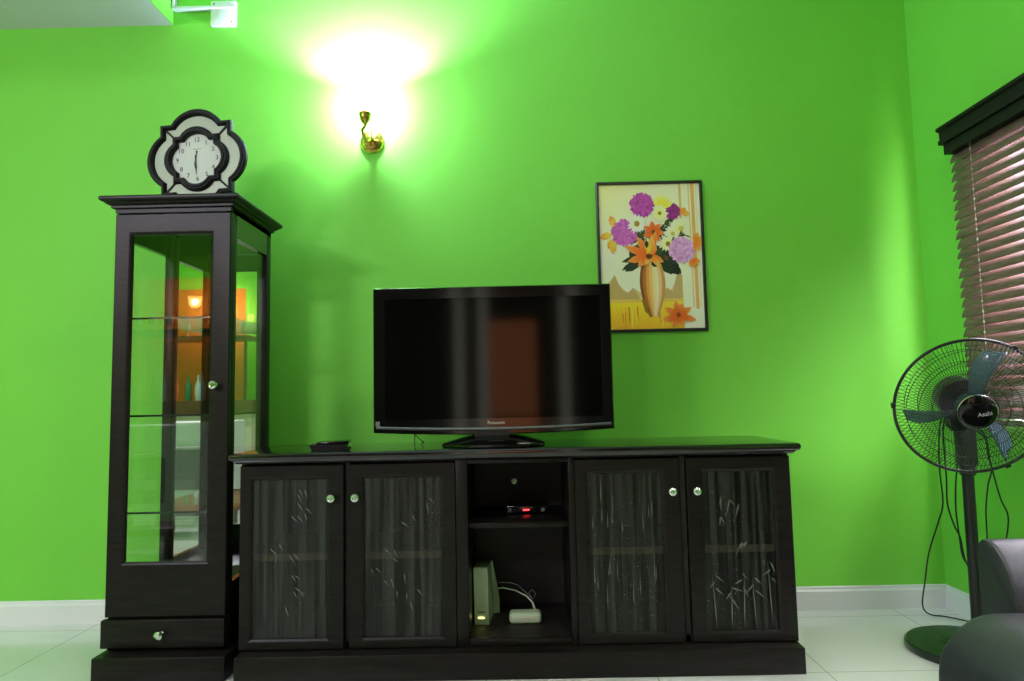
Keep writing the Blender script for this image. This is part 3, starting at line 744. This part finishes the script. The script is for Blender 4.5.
# lilies over the rim of the vase
for a, l in ((-2.75, .26), (-2.1, .22), (-1.25, .26), (-.9, .13), (.4, .16), (2.9, .22), (2.4, .15)): p.petal(.475, .50, a, l, .075, lin('d9641c'), lin('ef9140'))
for a, l in ((-1.9, .18), (-1.5, .2), (.9, .14), (2.2, .11)): p.petal(.50, .50, a, l, .06, lin('e88a2c'), lin('f0b458'))
p.petal(.44, .40, 1.2, .13, .05, lin('caa028')); p.petal(.50, .40, 1.9, .13, .05, lin('d8b438')); p.blob(.478, .505, .03, .02, lin('5a2c0c'), 9, .5)
p.petal(.455, .39, 1.5, .08, .04, dk[0])
# fallen lily
for a, l in ((-1.75, .15), (-.55, .15), (.25, .18), (1.1, .11), (2.1, .12), (2.9, .17), (-2.6, .16), (-1.2, .13)): p.petal(.745, .915, a, l, .065, lin('cf5e1c'), lin('ea8c44'))
p.blob(.745, .91, .022, .018, lin('8c3a12'))
p.build(pc)
b = MB(); b.box(PX0+.004, PX1-.004, YW-.0095, YW-.001, PZ0+.004, PZ1-.004); b.build('backing', M['matblack'], pc)

# ------------------------------------------------------------------ window blind on the right wall
bl = thing('venetian_blind', 'mahogany wooden venetian blind with valance over the right-hand window', 'blind', (1.90, 1.5, .85))
BY0, BY1 = .18, 2.862
VP = [(XR-.001, 2.045), (XR-.115, 2.045), (XR-.115, 2.062), (XR-.108, 2.068), (XR-.108, 2.100), (XR-.122, 2.106), (XR-.122, 2.118), (XR-.001, 2.118)]
b = MB(); b.loft([[(x, y, z) for x, z in VP] for y in (BY0-.04, BY1+.012)], caps=True); b.build('valance', M['valance'], bl, sharp=20)
b = MB(); b.box(XR-.100, XR-.046, BY0, BY1, 2.000, 2.044); b.build('headrail', M['valance'], bl)
SXc = XR-.064; pitch = .0415; tilt = R(64)
z = 1.985; k = 0
while z > .90:
    c, s_ = math.cos(tilt), math.sin(tilt); hwid = .029; prof = []
    for t in (-1, -.5, 0, .5, 1):
        prof.append((t*hwid, .0045*(1-t*t)+.0013))
    for t in (1, .5, 0, -.5, -1):
        prof.append((t*hwid, .0045*(1-t*t)-.0013))
    # +u edge towards the room is the low edge
    pts = [(SXc - (u*c + v*s_*1.0), z - u*s_ + v*c) for u, v in prof]
    b = MB(); b.loft([[(x, y, zz) for x, zz in pts] for y in (BY0, BY1-.004*(k % 2))], caps=True); b.build('slat', M['slat'], bl, sharp=50)
    z -= pitch; k += 1
b = MB(); b.box(SXc-.026, SXc+.026, BY0, BY1, .852, .874, .004); b.build('bottom_rail', M['slat'], bl)
for y in (2.705, 2.05, 1.3, .55):
    b = MB()
    for dx in (-.030,): b.tube([(SXc+dx, y, 2.0), (SXc+dx, y, .885)], .0007, 6)
    zz = 1.985
    while zz > .90:
        b.box(SXc-.033, SXc-.028, y-.0025, y+.0025, zz-.022, zz-.014, .001); zz -= pitch
    b.build('ladder_cord', M['cordwhite'], bl)

# ------------------------------------------------------------------ pedestal fan
FBX, FBY = 1.736, 2.690
fn = thing('pedestal_fan', 'black pedestal fan with blue blades and wire guard standing by the window', 'fan', (FBX, FBY, 0))
b = MB(); b.lathe([(0, 0), (.220, 0), (.226, .008), (.225, .022), (.217, .030), (.150, .036), (.112, .038), (.108, .043), (.070, .046), (.034, .055), (.030, .075), (0, .076)], 56, Matrix.Translation((1.703, FBY, 0))); b.build('base', M['fanbase'], fn, sharp=25)
b = MB(); b.tube([(FBX-.006, FBY, .045), (FBX, FBY, .70)], .021, 16); b.build('lower_pole', M['matblack'], fn)
b = MB(); b.tube([(FBX, FBY, .665), (FBX, FBY, .71)], .028, 16); b.build('collar', M['matblack'], fn)
b = MB(); b.box(FBX-.033, FBX+.033, FBY-.026, FBY+.026, .70, .88, .012, 3); b.build('pole_column', M['matblack'], fn)
FYAW = R(-17)
FC = Vector((1.612, 2.455, .934))          # centre of the guard's rim
FM = facing(*FC, yaw=FYAW, tilt=R(14))
RR = .243
b = MB(); b.lathe([(0, -.235), (.03, -.232), (.060, -.215), (.074, -.18), (.080, -.12), (.080, -.075), (.06, -.068), (0, -.066)], 28, FM)
b.box(-.03, .03, -.13, -.03, -.19, -.11, .012, 3, mtx=FM)
b.build('motor_housing', M['matblack'], fn, sharp=25)
b = MB(); b.tube([(0, 0, -.07), (0, 0, .03)], .010, 12, mtx=FM); b.build('shaft', M['chrome'], fn)
# guards
def gprof_front(t):      # t 0 rim .. 1 hub
    r = RR*(1-t)+.066*t
    return r, .012+.060*math.sin(PI/2*min(1, t*1.15))
def gprof_back(t):
    r = RR*(1-t)+.078*t
    return r, -.012-.060*math.sin(PI/2*min(1, t*1.2))
def guard(pf, n, twist, rings):
    b = MB()
    for i in range(n):
        a0 = 2*PI*i/n
        pts = []
        for k in range(7):
            t = k/6; r, zz = pf(t); a = a0+twist*t*t; pts.append((r*math.cos(a), r*math.sin(a), zz))
        b.tube(pts, .00105, 4, mtx=FM, cap=False)
    for t in rings:
        r, zz = pf(t); b.tube([(r*math.cos(2*PI*i/56), r*math.sin(2*PI*i/56), zz) for i in range(56)], .0013, 5, closed=True, mtx=FM)
    return b
guard(gprof_front, 120, .42, (.18, .38, .60, .82, 1.0)).build('front_guard', M['wire'], fn)
guard(gprof_back, 90, -.30, (.25, .55, .85)).build('rear_guard', M['wire'], fn)
b = MB(); b.tube([(RR*math.cos(2*PI*i/72), RR*math.sin(2*PI*i/72), 0) for i in range(72)], .0058, 8, closed=True, mtx=FM)
for a in (R(178), R(58), R(-62)): b.box(RR-.004, RR+.010, -.010, .010, -.010, .010, .003, mtx=FM @ Matrix.Rotation(a, 4, 'Z'))
b.build('guard_rim', M['wire'], fn)
b = MB(); b.lathe([(0, .050), (.054, .050), (.0605, .060), (.0615, .070), (.058, .079), (.046, .084), (0, .086)], 40, FM); hc = b.build('hub_cap', M['tvblack'], fn, sharp=25)
b = MB(); b.tube([(.0602*math.cos(2*PI*i/48), .0602*math.sin(2*PI*i/48), .072) for i in range(48)], .0022, 6, closed=True, mtx=FM); b.build('chrome_ring', M['chrome'], hc)
b = MB(); b.mesh(text_mesh('Asahi', .020), FM @ Matrix.Translation((.018, -.004, .0862)) @ Matrix.Rotation(R(10), 4, 'Z')); b.build('brand_lettering', M['silvertext'], hc)
# three blades with pitch
def blade(a0):
    """paddle that widens towards a slanted tip, swept against the turn and pitched"""
    rows = []
    for i in range(11):
        t = i/10; r = .040+t*(.212-.040)
        wid = .020+.036*math.sin(PI/2*min(1, t*1.15))**1.3
        if t > .85: wid *= 1-(t-.85)*1.2
        sweep = a0+R(6)-R(10)*t*t
        row = []
        for j in range(7):
            u = j/6*2-1
            x, y = r-.010*u*t, wid*.5*u*1.15
            ca, sa = math.cos(sweep), math.sin(sweep)
            row.append((x*ca-y*sa, x*sa+y*ca, .004-.026*u*(1-.25*t)+.006*u*u))
        rows.append(row)
    b = MB(); b.loft(rows, FM, closed=False)
    return b
for a in (R(74), R(191), R(308)):
    o = blade(a).build('blade', M['fanblue'], fn, sharp=60)
    sm = o.modifiers.new('thick', 'SOLIDIFY'); sm.thickness = .0022
b = MB(); b.lathe([(0, -.02), (.046, -.02), (.050, -.012), (.050, .022), (.040, .032), (0, .036)], 28, FM); b.build('blade_hub', M['fanblue'], fn)
# cables hanging at the back of the fan
b = MB()
def cable(pts, r=.0032):
    P = [Vector(q) for q in pts]; out = []
    for i in range(len(P)-1):
        p0, p1, p2, p3 = P[max(i-1, 0)], P[i], P[i+1], P[min(i+2, len(P)-1)]
        for k in range(6):
            t = k/6; out.append(.5*((2*p1)+(p2-p0)*t+(2*p0-5*p1+4*p2-p3)*t*t+(3*p1-p0-3*p2+p3)*t**3))
    out.append(P[-1]); b.tube(out, r, 6)
cable([(1.70, 2.70, .93), (1.668, 2.72, .88), (1.665, 2.74, .797), (1.677, 2.77, .676), (1.711, 2.82, .538), (1.715, 2.87, .449), (1.717, 2.95, .315), (1.738, 3.03, .178), (1.771, 3.12, .046), (1.80, 3.12, .006), (1.85, 3.09, .005), (1.90, 3.03, .005), (1.92, 2.98, .005)])
cable([(1.70, 2.70, .93), (1.675, 2.72, .86), (1.683, 2.74, .718), (1.683, 2.74, .64), (1.680, 2.74, .547), (1.700, 2.74, .465), (1.713, 2.73, .421), (1.717, 2.72, .351), (1.722, 2.70, .30)])
cable([(1.725, 2.72, .739), (1.714, 2.73, .641), (1.705, 2.73, .525), (1.712, 2.73, .409), (1.712, 2.72, .351), (1.722, 2.70, .31)])
cable([(1.755, 2.70, .85), (1.80, 2.71, .83), (1.835, 2.72, .80), (1.847, 2.73, .735), (1.856, 2.73, .677), (1.838, 2.73, .619), (1.822, 2.73, .523), (1.817, 2.73, .407), (1.794, 2.72, .296), (1.750, 2.70, .19)])
cable([(1.755, 2.70, .85), (1.81, 2.71, .835), (1.838, 2.72, .80), (1.853, 2.73, .716), (1.867, 2.73, .638), (1.884, 2.73, .56), (1.906, 2.73, .498), (1.891, 2.73, .406), (1.841, 2.72, .257), (1.752, 2.70, .171)])
b.build('power_cord', M['rubber'], fn)

# ------------------------------------------------------------------ armchair (faces left)
ac = thing('armchair', 'charcoal leatherette armchair at the right edge in front of the fan', 'armchair', (1.5, 1.35, 0))
def arc(cx, cz, r, a0, a1, n=7): return [(cx+r*math.cos(R(a0+(a1-a0)*i/n)), cz+r*math.sin(R(a0+(a1-a0)*i/n))) for i in range(n+1)]
seatp = [(1.80, .12)] + [(1.80, .440)] + [(1.17, .440)] + [(1.140, .436), (1.112, .427), (1.084, .408), (1.060, .385), (1.041, .362), (1.029, .338), (1.023, .30), (1.020, .24), (1.024, .16), (1.035, .12)]
b = MB(); n = 9
loops = []
for e, y in ((.05, .96), (.02, .967), (.0, .99), (0, 1.745), (.006, 1.758), (.022, 1.765)):
    cx, cz = 1.42, .29
    loops.append([(cx+(x-cx)*(1-e*1.2), y, cz+(zz-cz)*(1-e*1.6)) for x, zz in seatp])
b.loft(loops, caps=True); b.build('seat', M['leather'], ac, sharp=50)
# arms, profile in y-z: flat outside, top rolling down to the seat
def arm(yo, yi, name):
    s = 1 if yi < yo else -1
    w_ = abs(yo-yi)
    prof = [(0, .06), (0, .555), (.006, .582), (.020, .594), (.036, .594), (.062, .584), (.086, .561), (.108, .526), (.124, .486), (.132, .43), (.134, .06)]
    prof = [(yo-s*d/.134*w_, zz) for d, zz in prof]
    cy, cz = sum(q[0] for q in prof)/len(prof), .33
    b = MB(); L = []
    for e, x in ((.05, 1.240), (.015, 1.244), (0, 1.256), (0, 1.86), (.02, 1.875)):
        L.append([(x, cy+(y-cy)*(1-e), cz+(zz-cz)*(1-e)) for y, zz in prof])
    b.loft(L, caps=True); o = b.build(name, M['leather'], ac, sharp=50)
    b = MB(); b.tube([(1.243, cy+(y-cy)*.985, cz+(zz-cz)*.985) for y, zz in prof], .0035, 6); b.build('piping', M['leather'], o)
arm(1.905, 1.768, 'armrest'); arm(.81, .945, 'armrest')
backp = [(1.70, .30), (1.66, .46), (1.70, .78), (1.73, .83), (1.78, .85), (1.84, .83), (1.87, .78), (1.875, .12), (1.75, .12)]
b = MB(); b.loft([[(1.78+(x-1.78)*k_, y, .5+(zz-.5)*k_) for x, zz in backp] for y, k_ in ((.955, .94), (.97, 1), (1.745, 1), (1.76, .94))], caps=True); b.build('backrest', M['leather'], ac, sharp=50)
for x in (1.30, 1.80):
    for y in (.87, 1.84):
        b = MB(); b.lathe([(0, 0), (.02, 0), (.026, .06), (.026, .065), (0, .065)], 14, Matrix.Translation((x, y, 0))); b.build('leg', M['matblack'], ac)
        b = None

# ------------------------------------------------------------------ the part of the room the mirror and the screen reflect
b = MB(); b.box(XL, -3.42, -2.62, -2.50, 0, 2.45); struct(b.build('wall_kitchen', M['orange']))
b = MB(); b.box(-3.42, -2.9, -2.62, -2.50, 0, 2.45); b.box(XL, -2.9, -2.62, -2.50, 2.45, ZC); struct(b.build('wall_passage', M['wall']))
kl = thing('kitchen_sconce', 'small lit glass wall lamp on the orange kitchen wall', 'wall lamp', (-3.66, -2.5, 2.14))
b = MB(); b.lathe([(0, 0), (.05, 0), (.05, .012), (0, .02)], 20, facing(-3.66, -2.5, 2.10)); b.tube([(-3.66, -2.5, 2.08), (-3.66, -2.44, 2.06), (-3.66, -2.42, 2.09)], .008, 8); b.build('bracket', M['brass'], kl)
b = MB(); b.lathe([(.03, 0), (.06, .03), (.075, .13)], 20, Matrix.Translation((-3.66, -2.42, 2.09))); b.build('lamp_shade', M['amber'], kl)
light('kitchen_lamp_light', 'POINT', (-3.66, -2.42, 2.16), 30, (1, .80, .5), shadow_soft_size=.04)
bc = thing('bar_counter', 'kitchen bar counter with brown top in front of orange wall', 'counter', (-3.7, -2.1, 0))
b = MB(); b.box(-4.6, -3.1, -2.35, -1.95, .88, 1.04, .01); b.build('worktop', M['browncounter'], bc)
b = MB(); b.box(-4.55, -3.15, -2.30, -2.02, 0, .88, .005); b.build('front_panel', M['cream'], bc)
gs = thing('glass_rack', 'wooden shelf of glasses hung above the kitchen bar counter', 'shelf', (-3.8, -2.2, 1.8))
b = MB(); b.box(-4.5, -3.2, -2.4, -2.0, 1.76, 1.81, .005); b.build('shelf_board', M['browncounter'], gs)
for x in (-4.4, -3.3):
    b = MB(); b.tube([(x, -2.2, 1.04), (x, -2.2, 1.76)], .02, 10); b.build('post', M['browncounter'], gs)
for i in range(7):
    x = -4.35+i*.17
    b = MB(); b.lathe([(0, 0), (.03, 0), (.03, .004), (.005, .012), (.005, .06), (.03, .09), (.036, .13), (.03, .17), (.028, .17), (.033, .13), (.027, .093), (0, .07)], 14, Matrix.Translation((x, -2.2, 1.81)))
    tag(b.build('wine_glass', M['bottleclear']), 'wine glass standing on the rack above the kitchen bar counter', 'glass', 'wine glasses on the rack')
for i, mm in enumerate(('bottleblue', 'bottleamber', 'bottlegreen', 'bottleclear', 'bottleamber', 'bottlegreen', 'bottleclear')):
    x = -4.2+i*.13
    b = MB(); b.lathe([(0, 0), (.035, 0), (.037, .02), (.037, .17), (.030, .20), (.014, .23), (.013, .29), (.015, .295), (.013, .305), (0, .305)], 16, Matrix.Translation((x, -2.1+.03*(i % 2), 1.04)))
    nm = {'bottleblue': 'blue', 'bottleamber': 'orange', 'bottlegreen': 'green', 'bottleclear': 'pale'}[mm]
    o = tag(b.build('bottle', M[mm]), nm+' bottle standing on the kitchen bar counter', 'bottle', nm+' bottles on the bar counter')
ck2 = thing('cooker', 'white free-standing kitchen cooker with dark oven window', 'cooker', (-2.95, -.3, 0))
b = MB(); b.box(-3.3, -2.65, -.6, -.05, 0, .84, .01); b.build('casing', M['white'], ck2)
b = MB(); b.box(-3.22, -2.73, -.05, -.035, .25, .60, .01); b.build('oven_door', M['greyplastic'], ck2)
b = MB(); b.tube([(-3.2, -.02, .63), (-2.75, -.02, .63)], .01, 8); b.build('handle', M['chrome'], ck2)
ls = thing('low_bench', 'low brown wooden bench standing on the pale kitchen floor', 'bench', (-2.55, .6, 0))
b = MB(); b.box(-2.85, -2.25, .45, .75, .15, .20, .006); b.build('seat_board', M['browncounter'], ls)
for x in (-2.8, -2.3): b = MB(); b.box(x-.03, x+.03, .48, .72, 0, .15); b.build('leg', M['browncounter'], ls)
# blind and curtains behind the camera, window light put in as glow, for screen reflections
struct_b = MB(); struct_b.box(-.36, .24, YF, YF+.02, .75, 1.98); bb = tag(struct_b.build('roller_blind', M['brownblind']), 'reddish brown roller blind behind the viewer', 'blind')
for i, (x0, x1) in enumerate(((-.80, -.66), (-.50, -.36), (.52, .66))):
    b = MB(); L = []
    n = 16
    for zz in (.1, 2.3):
        L.append([(x0+(x1-x0)*k/n, YF+.08+.025*math.sin(k*1.6), zz) for k in range(n+1)])
    b.loft(L, closed=False); o = b.build('curtain', M['curtain']); sm = o.modifiers.new('thick', 'SOLIDIFY'); sm.thickness = .004
    tag(o, ('pale curtain at the far left behind the viewer', 'pale curtain left of the brown roller blind', 'pale curtain right of the brown roller blind')[i], 'curtain')

# ------------------------------------------------------------------ lights
# main ceiling lamp, in front of the lowered ceiling
lt = thing('ceiling_lamp', 'round white ceiling lamp overhead in the middle of the room', 'ceiling lamp', (.7, .4, ZC))
b = MB(); b.lathe([(0, 0), (.26, 0), (.26, -.03), (.24, -.05), (0, -.05)], 32, Matrix.Translation((.7, .4, ZC))); b.build('housing', M['white'], lt)
light('ceiling_light', 'AREA', (.7, .4, ZC-.07), 24, (1, .97, .80), shape='DISK', size=.45)
def tube_lamp(x, y, z, label, energy, rot):
    kt = thing('tube_lamp', label, 'ceiling lamp', (x, y, z+.03))
    b = MB(); b.box(x-.62, x+.62, y-.05, y+.05, z+.02, z+.08, .01); b.build('housing', M['white'], kt)
    for dx in (-.4, .4):
        b = MB(); b.tube([(x+dx, y, z+.08), (x+dx, y, ZC)], .006, 6); b.build('hanger', M['white'], kt)
    light('tube_light', 'AREA', (x, y, z), energy, (1.07, 1.0, 1.22), rot=rot, shape='RECTANGLE', size=1.2, size_y=.16)
tube_lamp(-3.3, -1.2, 2.80, 'white tube lamp hanging over the kitchen on the left', 92, (R(52), 0, R(16)))
tube_lamp(-2.1, -2.5, 3.20, 'white tube lamp hanging behind the viewer on the left', 44, (R(55), 0, R(22)))

wd = bpy.data.worlds.new('sky'); bpy.context.scene.world = wd; wd.use_nodes = True
bg = wd.node_tree.nodes['Background']; bg.inputs[0].default_value = (1.0, .93, 1.05, 1); bg.inputs[1].default_value = 32.0

# ------------------------------------------------------------------ camera
f, pit, rol, yaw = 680.17, .0838, .0208, -.0079
def ray(a, c):        # image axes (right, up) -> world direction
    return a, c
cz, sz = math.cos(rol), math.sin(rol)
def unrot(d):
    x, y, z = d; c, s = math.cos(pit), math.sin(pit); y, z = c*y-s*z, s*y+c*z
    c, s = math.cos(yaw), math.sin(yaw); return Vector((c*x+s*y, -s*x+c*y, z))
right, up, fwd = unrot((cz, 0, -sz)), unrot((sz, 0, cz)), unrot((0, 1, 0))
# image v runs down: (a, b) = (c*u - s*v, s*u + c*v), d = (a, 1, -b)
cam = bpy.data.cameras.new('camera'); co = bpy.data.objects.new('camera', cam); C.objects.link(co)
cam.sensor_width = 36; cam.lens = f/1024*36; cam.clip_start = .02
m = Matrix.Identity(4)
for i in range(3): m[i][0], m[i][1], m[i][2] = right[i], up[i], -fwd[i]
m[0][3], m[1][3], m[2][3] = 0, 0, 1
co.matrix_world = m
S_ = bpy.context.scene; S_.camera = co
S_.cycles.transparent_max_bounces = 24
S_.cycles.sample_clamp_indirect = 2.5
S_.cycles.sample_clamp_direct = 15
S_.view_settings.view_transform = 'Standard'; S_.view_settings.look = 'None'
S_.view_settings.gamma = 1; S_.view_settings.use_curve_mapping = False
S_.view_settings.exposure = 0.0
